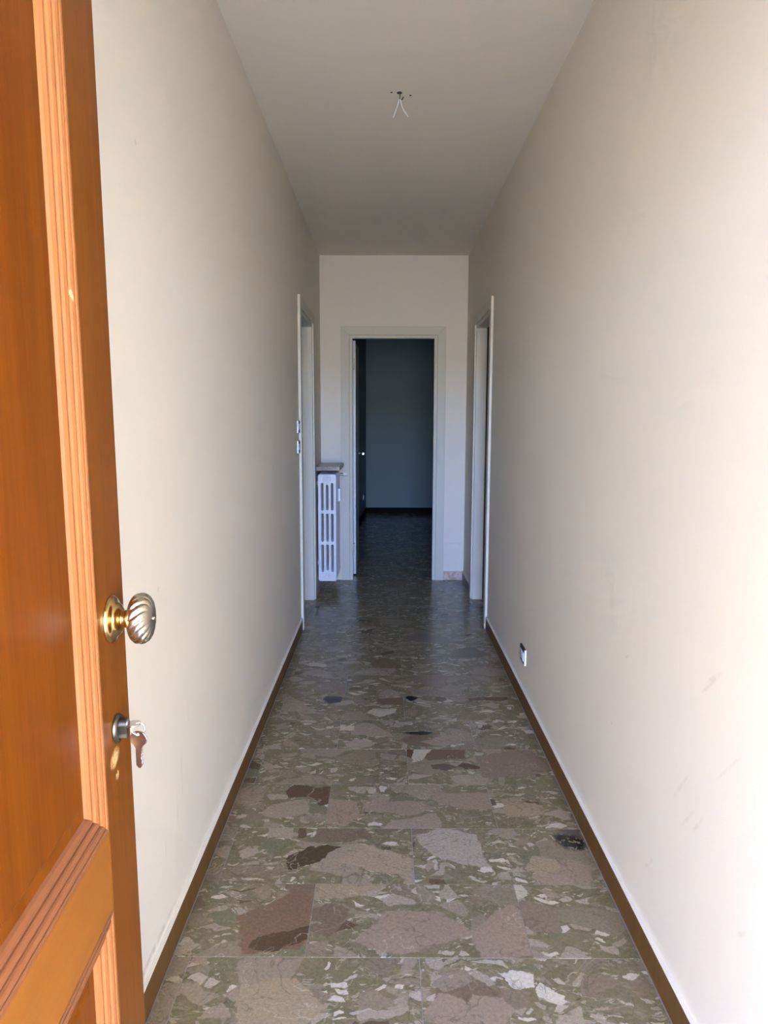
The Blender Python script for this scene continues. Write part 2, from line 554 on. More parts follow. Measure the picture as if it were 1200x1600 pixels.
m_ceil = mat_paint('ceiling_paint', (0.75, 0.675, 0.56), bump=0.08)
m_trim = mat_paint('door_trim_paint', (0.64, 0.595, 0.49), rough=0.5, bump=0.02, spec=0.1)
m_leaf = mat_paint('white_door_paint', (0.70, 0.68, 0.62), rough=0.35, bump=0.02)
m_rad = mat_paint('radiator_enamel', (0.76, 0.72, 0.70), rough=0.32, bump=0.03)
m_floor = mat_floor('breccia_tile')
m_floor_far = mat_floor('breccia_far', joints=True)
m_grout = mat_plain('grout', (0.27, 0.235, 0.19), 0.9, bump=0.2)
m_base = mat_wood('baseboard_brown', 'Z', (0.165, 0.080, 0.018), (0.085, 0.038, 0.009), 0.8, coat=0.2, rough=0.4)
m_wood_v = mat_wood('varnished_wood_upright', 'Z', (0.185, 0.055, 0.005), (0.130, 0.034, 0.003), 0.4,
                    chips=((0.803, 0.914, 0.017, 0.011, 0.2), (0.81, 0.885, 0.006, 0.006, 0)))
m_wood_panel = mat_wood('varnished_wood_panel', 'Z', (0.178, 0.045, 0.002), (0.118, 0.026, 0.001), 0.4)
m_wood_h = mat_wood('varnished_wood_rail', 'X', (0.29, 0.100, 0.014), (0.23, 0.073, 0.009), 0.6)
m_mould_v = mat_wood('moulding_wood_upright', 'Z', (0.38, 0.140, 0.046), (0.25, 0.078, 0.021), 0.6,
                     chips=((0.745, 1.552, 0.002, 0.006, 0.2),))
m_mould_h = mat_wood('moulding_wood_level', 'X', (0.255, 0.092, 0.034), (0.175, 0.056, 0.019), 0.6)
m_jamb = mat_wood('dark_jamb_brown', 'Z', (0.10, 0.075, 0.045), (0.06, 0.042, 0.024), 0.6, coat=0.0, rough=0.6)  # dark brown, used only on the right frame's far rebate
m_brass = mat_plain('polished_brass', (0.70, 0.48, 0.20), 0.14, metal=1.0, var=0.08, scale=60)
m_knob = mat_plain('worn_pale_brass', (0.66, 0.58, 0.44), 0.26, metal=1.0, var=0.16, scale=90, bump=0.06)
m_bronze = mat_plain('dark_bronze', (0.17, 0.145, 0.10), 0.38, metal=1.0, var=0.15)
m_nickel = mat_plain('nickel', (0.66, 0.60, 0.56), 0.2, metal=1.0, var=0.05)
m_steel = mat_plain('bright_wire', (0.75, 0.73, 0.70), 0.18, metal=1.0)
m_black = mat_plain('black_plastic', (0.018, 0.018, 0.02), 0.35)
m_white = mat_plain('white_plastic', (0.82, 0.81, 0.79), 0.35)
m_silver = mat_plain('silver_plastic', (0.70, 0.70, 0.70), 0.3, metal=0.6)
def mat_pale_marble():
    t = NT('pale_marble')
    o = t.pos()
    n1, nc = t.noise(o, 16, 4, 0.6, 0.8)
    n2, _ = t.noise(o, 90, 4, 0.6)
    c = t.ramp(n1, [(0.3, (0.36, 0.24, 0.17)), (0.5, (0.46, 0.33, 0.25)), (0.62, (0.62, 0.52, 0.44)), (0.75, (0.40, 0.27, 0.19))])
    c = t.mix(0.5, c, t.mix(n2, (0.6, 0.6, 0.6), (1.35, 1.35, 1.35)), 'MULTIPLY')
    t.set(Base_Color=c, Roughness=0.3)
    return t.m
m_pale_marble = mat_pale_marble()
m_wire = mat_plain('wire_insulation', (0.88, 0.86, 0.82), 0.5)
m_hole = mat_plain('dark_iron', (0.02, 0.018, 0.016), 0.7)
m_dust = mat_plain('grey_iron', (0.12, 0.11, 0.10), 0.6, metal=0.5)
m_rubber = mat_plain('dark_room_baseboard', (0.014, 0.010, 0.008), 0.8, spec=0.1)
m_bounce = mat_plain('warm_bounce_render', (0.84, 0.67, 0.42), 0.9, var=0.05, scale=2)
m_yard = mat_plain('yard_paving', (0.56, 0.435, 0.25), 0.9, var=0.10, scale=3)

# ------------------------------------------------------------------ the setting: shell
ROOM_R, ROOM_L = 3.4, -3.2
O = 0.10                                     # inner wall thickness
L_IN0, L_IN1 = 4.725, 5.500                  # left door, between the casings' inner edges
R_IN0, R_IN1 = 4.775, 5.545
E_IN0, E_IN1 = -0.322, 0.434                 # end door, between the casings' inner edges
HEAD = 2.126
CLEAR = 0.010

def structure(o, label, cat=None):
    return tag(o, label, cat, kind='structure')

floor = empty('floor', (0, 0, 0))
structure(floor, 'polished brown and olive breccia stone floor of large tiles', 'floor')
b = box('floor_bed', (ROOM_L - .2, ROOM_R + .2, -0.14, BACK + .2, -0.20, -0.0012), m_grout, floor)
ceiling = box('ceiling', (ROOM_L - .2, ROOM_R + .2, -0.14, BACK + .2, H, H + 0.30), m_ceil)
structure(ceiling, 'plain painted ceiling with loose lamp wires hanging from it', 'ceiling')

wl = boxes('wall_left', [(XL - O, XL, FRONT, L_IN0, 0, H), (XL - O, XL, L_IN0, L_IN1, HEAD, H), (XL - O, XL, L_IN1, D, 0, H)], m_wall_l)
structure(wl, 'cream painted left hall wall beside the open wooden door', 'wall')
wr = boxes('wall_right', [(XR, XR + O, FRONT, R_IN0, 0, H), (XR, XR + O, R_IN0, R_IN1, HEAD, H), (XR, XR + O, R_IN1, D, 0, H)], m_wall_r)
structure(wr, 'cream painted right hall wall with faint scuff marks', 'wall')
we = boxes('wall_end', [(ROOM_L, E_IN0, D, D + O, 0, H), (E_IN0, E_IN1, D, D + O, HEAD, H), (E_IN1, ROOM_R, D, D + O, 0, H)], m_wall)
structure(we, 'end wall of the hall around the dark doorway', 'wall')

# entrance wall with the door opening the photographer stands in
th = 0.06
HING = Vector((-0.378 * 1.05 + 0.88 * math.sin(th), 1.05 - 0.88 * math.cos(th), 0.0))
ox0, ox1 = HING.x - 0.02, HING.x + 0.90
wf = boxes('wall_front', [(ROOM_L - .2, ox0, -0.14, FRONT, 0, H), (ox1, ROOM_R + .2, -0.14, FRONT, 0, H), (ox0, ox1, -0.14, FRONT, 2.14, H)], m_wall)
structure(wf, 'entrance wall around the front door opening', 'wall')

# the rooms behind the doors (closed boxes, dark)
structure(box('wall_room_left', (ROOM_L - .2, ROOM_L, FRONT, BACK, 0, H), m_wall), 'outer wall of the left side room', 'wall')
structure(box('wall_room_right', (ROOM_R, ROOM_R + .2, FRONT, BACK, 0, H), m_wall), 'outer wall of the right side room', 'wall')
structure(box('wall_far', (ROOM_L - .2, ROOM_R + .2, BACK, BACK + .2, 0, H), m_room), 'far wall of the dark room seen through the end doorway', 'wall')
far_l = prism('wall_far_left', [(-0.528, D + O), (-0.313, BACK), (-0.413, BACK), (-0.628, D + O)], 0, H, 'z', m_room)
structure(far_l, 'left wall of the dark room with a small outlet', 'wall')
structure(box('wall_partition_left', (ROOM_L, XL - O, 3.2, 3.3, 0, H), m_wall), 'inner wall of the left side room', 'wall')
structure(box('wall_partition_right', (XR + O, ROOM_R, 3.2, 3.3, 0, H), m_wall), 'inner wall of the right side room', 'wall')

# outdoors behind the camera: the yard, and unseen walls and slab added to shape the doorway light
structure(box('ground_outside', (-30, 30, -30, -0.14, -0.25, -0.05), m_yard), 'sunlit paved yard outside the front door', 'ground')
structure(box('wall_sky_gap', (-1.8, 2.0, -9.4, -9.0, -0.05, 2.5), m_bounce), 'unseen low wall across the yard, added to leave a sky gap for the far hall', 'wall')  # unseen, kept low so blue sky reaches the far hall
structure(box('wall_sky_block_left', (-25, -1.8, -9.4, -8.8, -0.05, 5.5), m_bounce), 'unseen block left of the low wall, added to hide sky and bounce warm sunlight', 'wall')  # unseen tall blocks, added to hide sky from the near walls
structure(box('wall_sky_block_right', (2.0, 25, -9.4, -8.8, -0.05, 5.5), m_bounce), 'unseen block right of the low wall, added to hide sky and bounce warm sunlight', 'wall')
structure(box('sky_block_balcony', (-3.9, 3.9, -2.2, -0.14, 2.56, 2.80), m_bounce), 'unseen balcony slab outside, added to keep high sky off the near walls', 'balcony')  # unseen slab, added to cut off the high sky

# ------------------------------------------------------------------ floor tiles, one by one
random.seed(4)
TILE_CACHE = {}
def tile_mesh(w, d):
    key = (round(w, 4), round(d, 4))
    if key not in TILE_CACHE:
        bm = bmesh.new()
        a, c, e = w / 2, d / 2, 0.0007
        lo = [bm.verts.new((sx * a, sy * c, -0.012)) for sx, sy in ((-1, -1), (1, -1), (1, 1), (-1, 1))]
        mi = [bm.verts.new((sx * a, sy * c, -e)) for sx, sy in ((-1, -1), (1, -1), (1, 1), (-1, 1))]
        hi = [bm.verts.new((sx * (a - e), sy * (c - e), 0)) for sx, sy in ((-1, -1), (1, -1), (1, 1), (-1, 1))]
        bm.faces.new(hi)
        for A, B in ((lo, mi), (mi, hi)):
            for i in range(4):
                j = (i + 1) % 4
                bm.faces.new((A[i], A[j], B[j], B[i]))
        me = mesh_of(bm, 'tile')
        TILE_CACHE[key] = me
    return TILE_CACHE[key]

GAP = 0.0016
def lay_row(r, xa, xb):
    y1 = TILE_Y0 + 0.3 * r
    j = TILE_J0 if r % 2 == 0 else TILE_J1
    k0 = math.floor((xa - j) / 0.6)
    x = j + 0.6 * k0
    while x < xb - 0.004:
        a, c = max(x, xa), min(x + 0.6, xb)
        if c - a > 0.004:
            o = link('tile', tile_mesh(c - a - GAP, 0.3 - GAP), m_floor, floor, ((a + c) / 2, y1 - 0.15, random.uniform(-0.0002, 0.0002)))
            own = [k for k in CLASTS if a <= k[0] < c and y1 - 0.3 <= k[1] < y1]
            pits = a <= 0.63 < c and y1 - 0.3 <= 2.25 < y1
            if own or pits:
                o.material_slots[0].link = 'OBJECT'
                o.material_slots[0].material = mat_floor('breccia_tile', False, own, pits)
        x += 0.6
for r in range(-4, 16):
    if TILE_Y0 + 0.3 * r <= D + 0.02:
        lay_row(r, XL + 0.0125, XR - 0.0125)
for r in range(16, 23):
    lay_row(r, -0.57, 1.0)
yb = TILE_Y0 + 0.3 * 22
box('tile_field', (-0.57, 1.6, yb, BACK, -0.012, 0), m_floor_far, floor)
# side thresholds inside the two side doorways
for k in range(3):
    for xa, xb in ((XL - 0.30, XL + 0.0125 - GAP), (XR - 0.0125 + GAP, XR + 0.30)):
        y1 = TILE_Y0 + 0.3 * (11 + k)
        if y1 - 0.3 < (L_IN0 if xa < 0 else R_IN0) - 0.1:
            pass
        link('tile', tile_mesh(xb - xa - GAP, 0.3 - GAP), m_floor, floor, ((xa + xb) / 2, y1 - 0.15, -0.0002))

# ------------------------------------------------------------------ baseboards in pieces
BH, BT = 0.083, 0.011
def baseboard(name, label, side, joints, mat, height=BH):
    root = empty(name, (0, 0, 0))
    structure(root, label, 'baseboard')
    for a, c in zip(joints, joints[1:]):
        a2, c2 = a + 0.001, c - 0.001
        if side == 'L':
            ext = (XL, XL + BT, a2, c2, 0.002, height)
            lip = (XL - 0.0005, XL + BT + 0.001, a2, c2, height, height + 0.0028)
        elif side == 'R':
            ext = (XR - BT, XR, a2, c2, 0.002, height)
            lip = (XR - BT - 0.001, XR + 0.0005, a2, c2, height, height + 0.0028)
        else:
            ext = (a2, c2, D - BT, D, 0.002, height)
            lip = (a2, c2, D - BT - 0.001, D + 0.0005, height, height + 0.003)
        p = box('baseboard_piece', ext, mat, root, 0.0008, 1)
        box('paint_bead', lip, m_wall, p)
    return root
baseboard('baseboard_left', 'brown baseboard along the left hall wall', 'L', [FRONT, 0.52, 2.07, 3.634, 4.653], m_base)
baseboard('baseboard_right', 'brown baseboard along the right hall wall', 'R', [FRONT, 0.78, 2.33, 3.878, 4.703], m_base)
baseboard('baseboard_right_corner', 'short brown baseboard between right door frame and end wall', 'R', [5.617, D - BT], m_base)
baseboard('baseboard_end', 'pale marble baseboard under the end wall, right of the doorway', 'E', [0.500, XR], m_pale_marble, 0.078)
bl = empty('baseboard_far', (0, 0, 0))
structure(bl, 'dark baseboard at the back of the dark room', 'baseboard')
box('baseboard_piece', (-0.31, ROOM_R, BACK - 0.012, BACK, 0, 0.08), m_rubber, bl)
prism('baseboard_piece', [(-0.528, D + O), (-0.313, BACK), (-0.301, BACK), (-0.516, D + O)], 0, 0.08, 'z', m_rubber, bl)

# ------------------------------------------------------------------ door frames: casing boards, lining, stop
CW, CT, LIN = 0.070, 0.016, 0.028
def frame_end():
    root = empty('trim_1', (0, 0, 0))
    structure(root, 'greige painted frame around the dark end doorway', 'door frame')
    a, c, t = E_IN0, E_IN1, HEAD
    y0, y1 = D - CT, D + 0.001
    prism('casing_board', [(a - CW, 0), (a, 0), (a, t), (a - CW, t + CW)], y0, y1, 'y', m_trim, root, 0.0012)
    prism('casing_board', [(c, 0), (c + CW, 0), (c + CW, t + CW), (c, t)], y0, y1, 'y', m_trim, root, 0.0012)
    prism('casing_board', [(a, t), (c, t), (c + CW, t + CW), (a - CW, t + CW)], y0, y1, 'y', m_trim, root, 0.0012)
    y0, y1 = D - 0.010, D + O + 0.03
    for s, q in ((a + 0.0008, 1), (c - 0.0008, -1)):
        e = sorted((s, s + q * LIN))
        box('lining', (e[0], e[1], y0, D + 0.055, 0, t - LIN), m_trim, root, 0.002, 2)
        e = sorted((s, s + q * 0.014))
        box('rebate', (e[0], e[1], D + 0.055, y1, 0, t - 0.014), m_trim, root, 0.001, 1)
    box('lining', (a + 0.0008, c - 0.0008, y0, D + 0.055, t - LIN, t - 0.0008), m_trim, root, 0.002, 2)
    box('rebate', (a + 0.0008, c - 0.0008, D + 0.055, y1, t - 0.014, t - 0.0008), m_trim, root, 0.001, 1)
    return root
frame_end()

def frame_side(name, label, xw, s, a, c, far_mat=None):
    """door frame in a side wall; s = direction from the wall face into the hall"""
    root = empty(name, (0, 0, 0))
    structure(root, label, 'door frame')
    t = HEAD
    lo, hi = sorted((xw - s * 0.001, xw + s * CT))
    prism('casing_board', [(a - CW, 0), (a, 0), (a, t), (a - CW, t + CW)], lo, hi, 'x', m_trim, root, 0.0012)
    prism('casing_board', [(c, 0), (c + CW, 0), (c + CW, t + CW), (c, t)], lo, hi, 'x', m_trim, root, 0.0012)
    prism('casing_board', [(a, t), (c, t), (c + CW, t + CW), (a - CW, t + CW)], lo, hi, 'x', m_trim, root, 0.0012)
    for k, (q, w, z) in enumerate(((0, LIN, t - LIN), (1, 0.014, t - 0.014))):
        if q == 0:
            lo, hi = sorted((xw + s * 0.004, xw - s * 0.075)); nm = 'lining'
        else:
            lo, hi = sorted((xw - s * 0.075, xw - s * (O + 0.03))); nm = 'rebate'
        box(nm, (lo, hi, a + 0.0008, a + w, 0, z), m_trim, root, 0.0015, 2)
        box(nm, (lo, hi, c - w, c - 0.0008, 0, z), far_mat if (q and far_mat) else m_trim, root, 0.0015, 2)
        box(nm, (lo, hi, a + 0.0008, c - 0.0008, z, t - 0.0008), m_trim, root, 0.0015, 2)
    return root
frame_side('trim_2', 'greige painted frame of the left side doorway beside the radiator', XL, 1, L_IN0, L_IN1)
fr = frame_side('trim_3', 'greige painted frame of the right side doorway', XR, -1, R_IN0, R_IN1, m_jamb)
# screw hole and strike on the right frame's far jamb
for z in (0.12, 1.25, 1.98):
    lathe('screw_hole', [(0.0, 0.0), (0.004, 0.0), (0.004, 0.002), (0, 0.002)], m_hole, fr, 12, (XR + 0.092, R_IN1 - 0.0145, z), (math.pi / 2, 0, 0))

# white leaf of the end door, swung into the dark room
d2 = empty('door_2', (-0.290, 6.40, 0))
structure(d2, 'white door leaf swung open into the dark room, seen edge-on', 'door')
lf = box('leaf', (-0.306, -0.276, 6.40, 7.10, 0.012, 2.10), m_leaf, d2, 0.0015, 2, rel=(-0.290, 6.40, 0))
hd = lathe('handle_rose', [(0, 0), (0.024, 0), (0.024, 0.006), (0.020, 0.009), (0, 0.009)], m_nickel, d2, 24, (0.014, 0.62, 1.085), (0, math.pi / 2, 0))
lv = link('lever', tube_mesh('lever', [(0.02, 0.62, 1.085), (0.055, 0.62, 1.085), (0.062, 0.612, 1.085), (0.064, 0.60, 1.085), (0.064, 0.50, 1.085)], 0.009, 12), m_nickel, d2)
for z in (0.25, 1.9):
    box('hinge', (-0.300, -0.286, 6.345, 6.402, z - 0.05, z + 0.05), m_leaf, d2, 0.002, 1, rel=(-0.290, 6.40, 0))

# ------------------------------------------------------------------ the open wooden front door
DW, DH, DT = 0.88, 2.10, 0.045
LEAN = -0.0077                  # the old leaf hangs a little out of plumb
DM = Matrix.Translation(HING) @ Euler((0, 0, math.pi / 2 + th)).to_matrix().to_4x4() @ Matrix.Translation((0, 0, 1.15)) @ Matrix.Rotation(LEAN, 4, 'X') @ Matrix.Translation((0, 0, -1.15))
door = empty('door_1')
door.matrix_world = DM
structure(door, 'varnished orange-brown wooden front door with panels, standing open on the left', 'door')
# local frame: x from hinge to free edge, z up, -y towards the hall (visible face at y = 0)
STILE = 0.118
def dbox(name, ext, mat, bevel=0.0025):
    return box(name, ext, mat, door, bevel, 2)
dbox('stile', (DW - STILE, DW, 0, DT, 0.008, DH), m_wood_v)
dbox('stile', (0, STILE, 0, DT, 0.008, DH), m_wood_v)
for z0, z1 in ((0.008, 0.19), (0.708, 0.826), (1.985, DH)):
    dbox('rail', (STILE + 0.0004, DW - STILE - 0.0004, 0.0004, DT, z0, z1), m_wood_h, 0.0015)
def door_panel(z0, z1):
    x0, x1 = STILE, DW - STILE
    PD = 0.016
    # profile across the moulding: inset from the frame, depth behind the face
    prof = [(0.0, 0.001), (0.0005, -0.0004), (0.003, -0.0008), (0.006, -0.0004), (0.0075, 0.0008), (0.008, 0.0045), (0.0095, 0.0045), (0.010, 0.0005), (0.013, 0.0), (0.018, 0.0018), (0.0195, 0.004),
            (0.020, 0.0085), (0.0215, 0.0085), (0.022, 0.0040), (0.025, 0.0036), (0.030, 0.0055), (0.0315, 0.0075), (0.032, 0.0120), (0.0335, 0.0120), (0.034, 0.0085), (0.038, 0.0085), (0.043, 0.0120), (0.046, PD + 0.001)]
    corners = lambda t: [(x0 + t, z0 + t), (x1 - t, z0 + t), (x1 - t, z1 - t), (x0 + t, z1 - t)]
    for k in range(4):
        bm = bmesh.new()
        prev = None
        eps = 0.0004
        for (t, d) in prof:
            c = corners(t)
            p, q = Vector((c[k][0], d, c[k][1])), Vector((c[(k + 1) % 4][0], d, c[(k + 1) % 4][1]))
            dr = (q - p).normalized() * eps
            cur = (bm.verts.new(p + dr), bm.verts.new(q - dr))
            if prev:
                bm.faces.new((prev[0], prev[1], cur[1], cur[0]))
            prev = cur
        me = mesh_of(bm, 'moulding')
        # make it a closed bar: thickness to the back
        o = link('moulding', me, m_mould_h if k in (0, 2) else m_mould_v, door)
        so = o.modifiers.new('body', 'SOLIDIFY')
        so.thickness = 0.004
        so.offset = -1 if True else 1
    t = 0.044
    bm = bmesh.new()
    bm_box(bm, x0 + t, x1 - t, PD, PD + 0.012, z0 + t, z1 - t)
    pn = link('panel', mesh_of(bm, 'panel'), m_wood_panel, door)
    # raised field of the panel, chamfered border
    a, fz = t + 0.026, PD - 0.003
    bm = bmesh.new()
    lo = [bm.verts.new(p) for p in ((x0 + a - 0.008, PD + 0.0005, z0 + a - 0.008), (x1 - a + 0.008, PD + 0.0005, z0 + a - 0.008), (x1 - a + 0.008, PD + 0.0005, z1 - a + 0.008), (x0 + a - 0.008, PD + 0.0005, z1 - a + 0.008))]
    hi = [bm.verts.new(p) for p in ((x0 + a, fz, z0 + a), (x1 - a, fz, z0 + a), (x1 - a, fz, z1 - a), (x0 + a, fz, z1 - a))]
    bm.faces.new(hi)
    for i in range(4):
        j = (i + 1) % 4
        bm.faces.new((lo[i], lo[j], hi[j], hi[i]))
    link('panel_field', mesh_of(bm, 'panel_field'), m_wood_panel, pn)
door_panel(0.826, 1.985)
door_panel(0.19, 0.708)

# knob: rosette, neck and swirled pumpkin knob, axis along -y
KX, KZ = DW - 0.062, 1.116
RY = (math.pi / 2, 0, 0)       # local z -> -y
kr = lathe('rosette', [(0, -0.002), (0.0335, -0.002), (0.0342, 0.001), (0.0335, 0.004), (0.0305, 0.0065), (0.0265, 0.0075), (0.0245, 0.0095), (0.0215, 0.0135), (0.0165, 0.0160), (0.0135, 0.0175), (0, 0.0175)], m_brass, door, 64, (KX, 0, KZ), RY)
kn = lathe('knob_neck', [(0, 0.016), (0.0135, 0.016), (0.0128, 0.020), (0.0128, 0.0235), (0.0145, 0.0265), (0.0175, 0.029), (0, 0.030)], m_brass, door, 48, (KX, 0, KZ), RY)
prof = []
for i in range(33):
    u = i / 32
    a = -math.pi / 2 + math.pi * u
    ca, sa = math.cos(a), math.sin(a)
    rad = 0.0365 * (abs(ca) ** 0.62)
    hh = 0.0430 + 0.0168 * math.copysign(abs(sa) ** 0.85, sa)
    prof.append((rad if rad > 1e-4 else 0.0, hh))
def flute(a, h, r):
    w = min(1.0, max(0.0, (h - 0.031) / 0.008))
    tw = 0.75 * ((h - 0.026) / 0.034)
    s = abs(math.sin(8.0 * (a + tw)))
    return 1.0 - 0.10 * w * (1.0 - s) ** 1.6
kb = lathe('knob', prof, m_knob, door, 192, (KX, 0, KZ), RY, True, flute)
lathe('knob_tip', [(0, 0.0588), (0.0032, 0.0591), (0.0030, 0.0608), (0.0015, 0.0621), (0, 0.0625)], m_knob, kb, 20)

# lock: rosette and cylinder
LX, LZ = DW - 0.064, 0.954
lr = lathe('lock_rosette', [(0, -0.001), (0.0205, -0.001), (0.0208, 0.002), (0.0195, 0.0055), (0.0160, 0.0065), (0.0155, 0.0045), (0, 0.0045)], m_bronze, door, 48, (LX, 0, LZ), RY)
bm = bmesh.new()
lc_pts = [(LX + 0.0085 * math.cos(math.radians(a)), LZ + 0.006 + 0.0085 * math.sin(math.radians(a))) for a in range(-30, 211, 15)]
lc_pts += [(LX - 0.005, LZ - 0.008), (LX - 0.005, LZ - 0.014), (LX - 0.003, LZ - 0.016), (LX + 0.003, LZ - 0.016), (LX + 0.005, LZ - 0.014), (LX + 0.005, LZ - 0.008)]
lcy = prism('lock_cylinder', lc_pts, -0.016, 0.003, 'y', m_bronze, door, 0.0006)
lathe('cylinder_plug', [(0, 0.015), (0.0062, 0.015), (0.0062, 0.0172), (0.005, 0.0182), (0, 0.0182)], m_nickel, lcy, 24, (LX, 0, LZ + 0.006), RY)

# ------------------------------------------------------------------ keys (the door's frame is turned, so build them in it and place them in the world)
def key_loops():
    bow = []
    for i in range(25):
        a = math.radians(-118 + i * (236 / 24) + 0) 
        bow.append((0.0115 * math.sin(a), 0.0 + 0.0105 * math.cos(a)))
    # bow is round on top, shoulders, then the blade hanging down
    blade = [(0.0058, -0.0095), (0.0050, -0.0125), (0.0050, -0.0150), (0.0042, -0.0160), (0.0050, -0.0180), (0.0036, -0.0205), (0.0048, -0.0225), (0.0030, -0.0250), (0.0046, -0.0275),
             (0.0040, -0.0310), (0.0048, -0.0335), (0.0018, -0.0385), (-0.0010, -0.0385), (-0.0040, -0.0350), (-0.0042, -0.0125), (-0.0058, -0.0095)]
    out = bow[::-1]           # right to left over the top
    right = blade
    return [out[::-1] + right, circle(0, 0.0062, 0.0020, 12)]
kl = key_loops()
key_me = plate2d('key_bow_and_blade', kl, 0.0011, 0.0003, 1)
key_me.materials.append(m_nickel)
# key in the cylinder: axis along -y of the door, bow upright
key_in = link('house_key', key_me, None)
R_in = Matrix(((1, 0, 0), (0, -1, 0), (0, 0, -1)))
# the bow lies level: local +Y -> out of the door, its normal -> down
key_in.matrix_world = DM @ Matrix.Translation((LX, -0.0245, LZ + 0.0055)) @ R_in.to_4x4()
tag(key_in, 'flat nickel key pushed into the front door lock', 'key', 'keys in the front door')
# split ring through both bows
ring_me = tube_mesh('split_ring', [(0.0092 * math.cos(2 * math.pi * i / 36), 0.0, 0.0092 * math.sin(2 * math.pi * i / 36)) for i in range(37)], 0.0007, 8)
ring = link('split_ring', ring_me, m_steel)
rp = DM @ Vector((LX, -0.0310, LZ + 0.0055 - 0.0080))
ring.location = rp
ring.rotation_euler = (0, 0, 0.25)
tag(ring, 'small bright wire ring joining the two door keys', 'key ring')
key2_me = key_me.copy()
key2 = link('house_key', key2_me, None)
kp = rp + Vector((0, 0, -0.0090))
key2.matrix_world = Matrix.Translation(kp) @ Euler((math.pi / 2, 0, -0.15)).to_matrix().to_4x4() @ Matrix.Translation((0, -0.0062, 0)) @ Matrix.Scale(1.15, 4)
tag(key2, 'spare nickel key hanging from the ring below the lock', 'key', 'keys in the front door')

# ------------------------------------------------------------------ radiator: four-column cast radiator along the left wall by the end wall
RX0, RX1, RZ0, RZ1 = -0.549, -0.402, 0.108, 0.978
RYF, PITCH_S, NSEC = 5.665, 0.060, 8
RC = (0.5 * (RX0 + RX1))
rad = empty('radiator', (RC, RYF, 0))
tag(rad, 'white cast radiator with slotted columns under the small marble shelf', 'radiator')
w_, h_ = RX1 - RX0, RZ1 - RZ0
def rad_loops():
    lp = [rounded_rect(0, h_ / 2, w_, h_, 0.018, 5)]
    rows = [(0.115, 0.335), (0.372, 0.602), (0.640, 0.782)]
    spans = [(0.078, 0.300), (0.328, 0.552), (0.582, 0.798)]
    for i, cx in enumerate((-0.0385, 0.001, 0.0405)):
        for k, (z0, z1) in enumerate(spans):
            if i == 1 and k == 0: z0 += 0.012
            if i == 1 and k == 2: z1 -= 0.014
            lp.append(rounded_rect(cx, (z0 + z1) / 2, 0.0175, z1 - z0, 0.0085, 5))
    return lp
sec_me = plate2d('section', rad_loops(), 0.021, 0.006, 2)
for p in sec_me.polygons:
    p.use_smooth = False
sec_me.materials.append(m_rad)
for k in range(NSEC):
    o = link('section', sec_me, None, rad, (0, 0.021 + k * PITCH_S, RZ0), (math.pi / 2, 0, 0))
    for zz in (RZ0 + 0.036, RZ1 - 0.036):
        if k:
            nip = lathe('nipple', [(0, 0), (0.024, 0), (0.024, 0.022), (0, 0.022)], m_rad, rad, 20, (0, 0.021 + k * PITCH_S - 0.018, zz), (math.pi / 2, 0, 0))
for zz in (RZ0 + 0.0385, RZ1 - 0.0385):
    pl = lathe('plug', [(0, -0.001), (0.0315, -0.001), (0.0325, 0.0060), (0.0310, 0.0080), (0.0270, 0.0080), (0.0262, 0.0004), (0.0238, 0.0004), (0.0230, 0.0085), (0.0210, 0.0100), (0.0160, 0.0100), (0.0150, 0.0020), (0.0125, 0.0020), (0.0115, 0.0110), (0.0060, 0.0125), (0, 0.0125)], m_rad, rad, 40, (0, 0.0, zz), (math.pi / 2, 0, 0))
# heat meter on the long side
hm = box('heat_meter', (RX1 + 0.0005, RX1 + 0.022, 5.875, 5.912, 0.735, 0.845), m_white, rad, 0.004, 2, rel=(RC, RYF, 0))
# valve and pipe at the far end
link('valve', tube_mesh('valve', [(0.0, 0.47, RZ1 - 0.04), (0.0, 0.505, RZ1 - 0.04), (0.06, 0.505, RZ1 - 0.04), (0.112, 0.505, RZ1 - 0.035)], 0.011, 12), m_nickel, rad)
lathe('valve_knob', [(0, 0), (0.017, 0), (0.019, 0.01), (0.017, 0.034), (0, 0.036)], m_white, rad, 24, (0.10, 0.505, RZ1 - 0.035), (0, math.pi / 2, 0))
for zz in (0.22, 0.88):
    box('wall_bracket', (XL + 0.0005, RX0 + 0.010, 5.80, 5.812, zz, zz + 0.03), m_rad, rad, 0.001, 1, rel=(RC, RYF, 0))

# marble shelf above it
sh = box('marble_shelf', (XL + 0.001, -0.371, 5.632, D - CT - 0.001, 1.008, 1.041), m_wall, None, 0.002, 2)
sh.data.materials.clear()
def mat_shelf():
    t = NT('shelf_marble')
    o = t.pos()
    n1, _ = t.noise(o, 14, 5, 0.6, 1.2)
    n2, _ = t.noise(o, 80, 3, 0.6)
    c = t.ramp(n1, [(0.3, (0.19, 0.145, 0.095)), (0.48, (0.26, 0.20, 0.14)), (0.55, (0.15, 0.11, 0.07)), (0.7, (0.29, 0.235, 0.17))])
    c = t.mix(0.4, c, t.mix(n2, (0.7, 0.7, 0.7), (1.25, 1.25, 1.25)), 'MULTIPLY')
    t.set(Base_Color=c, Roughness=0.3)
    return t.m
sh.data.materials.append(mat_shelf())
tag(sh, 'small beige marble shelf on the wall above the radiator', 'shelf')

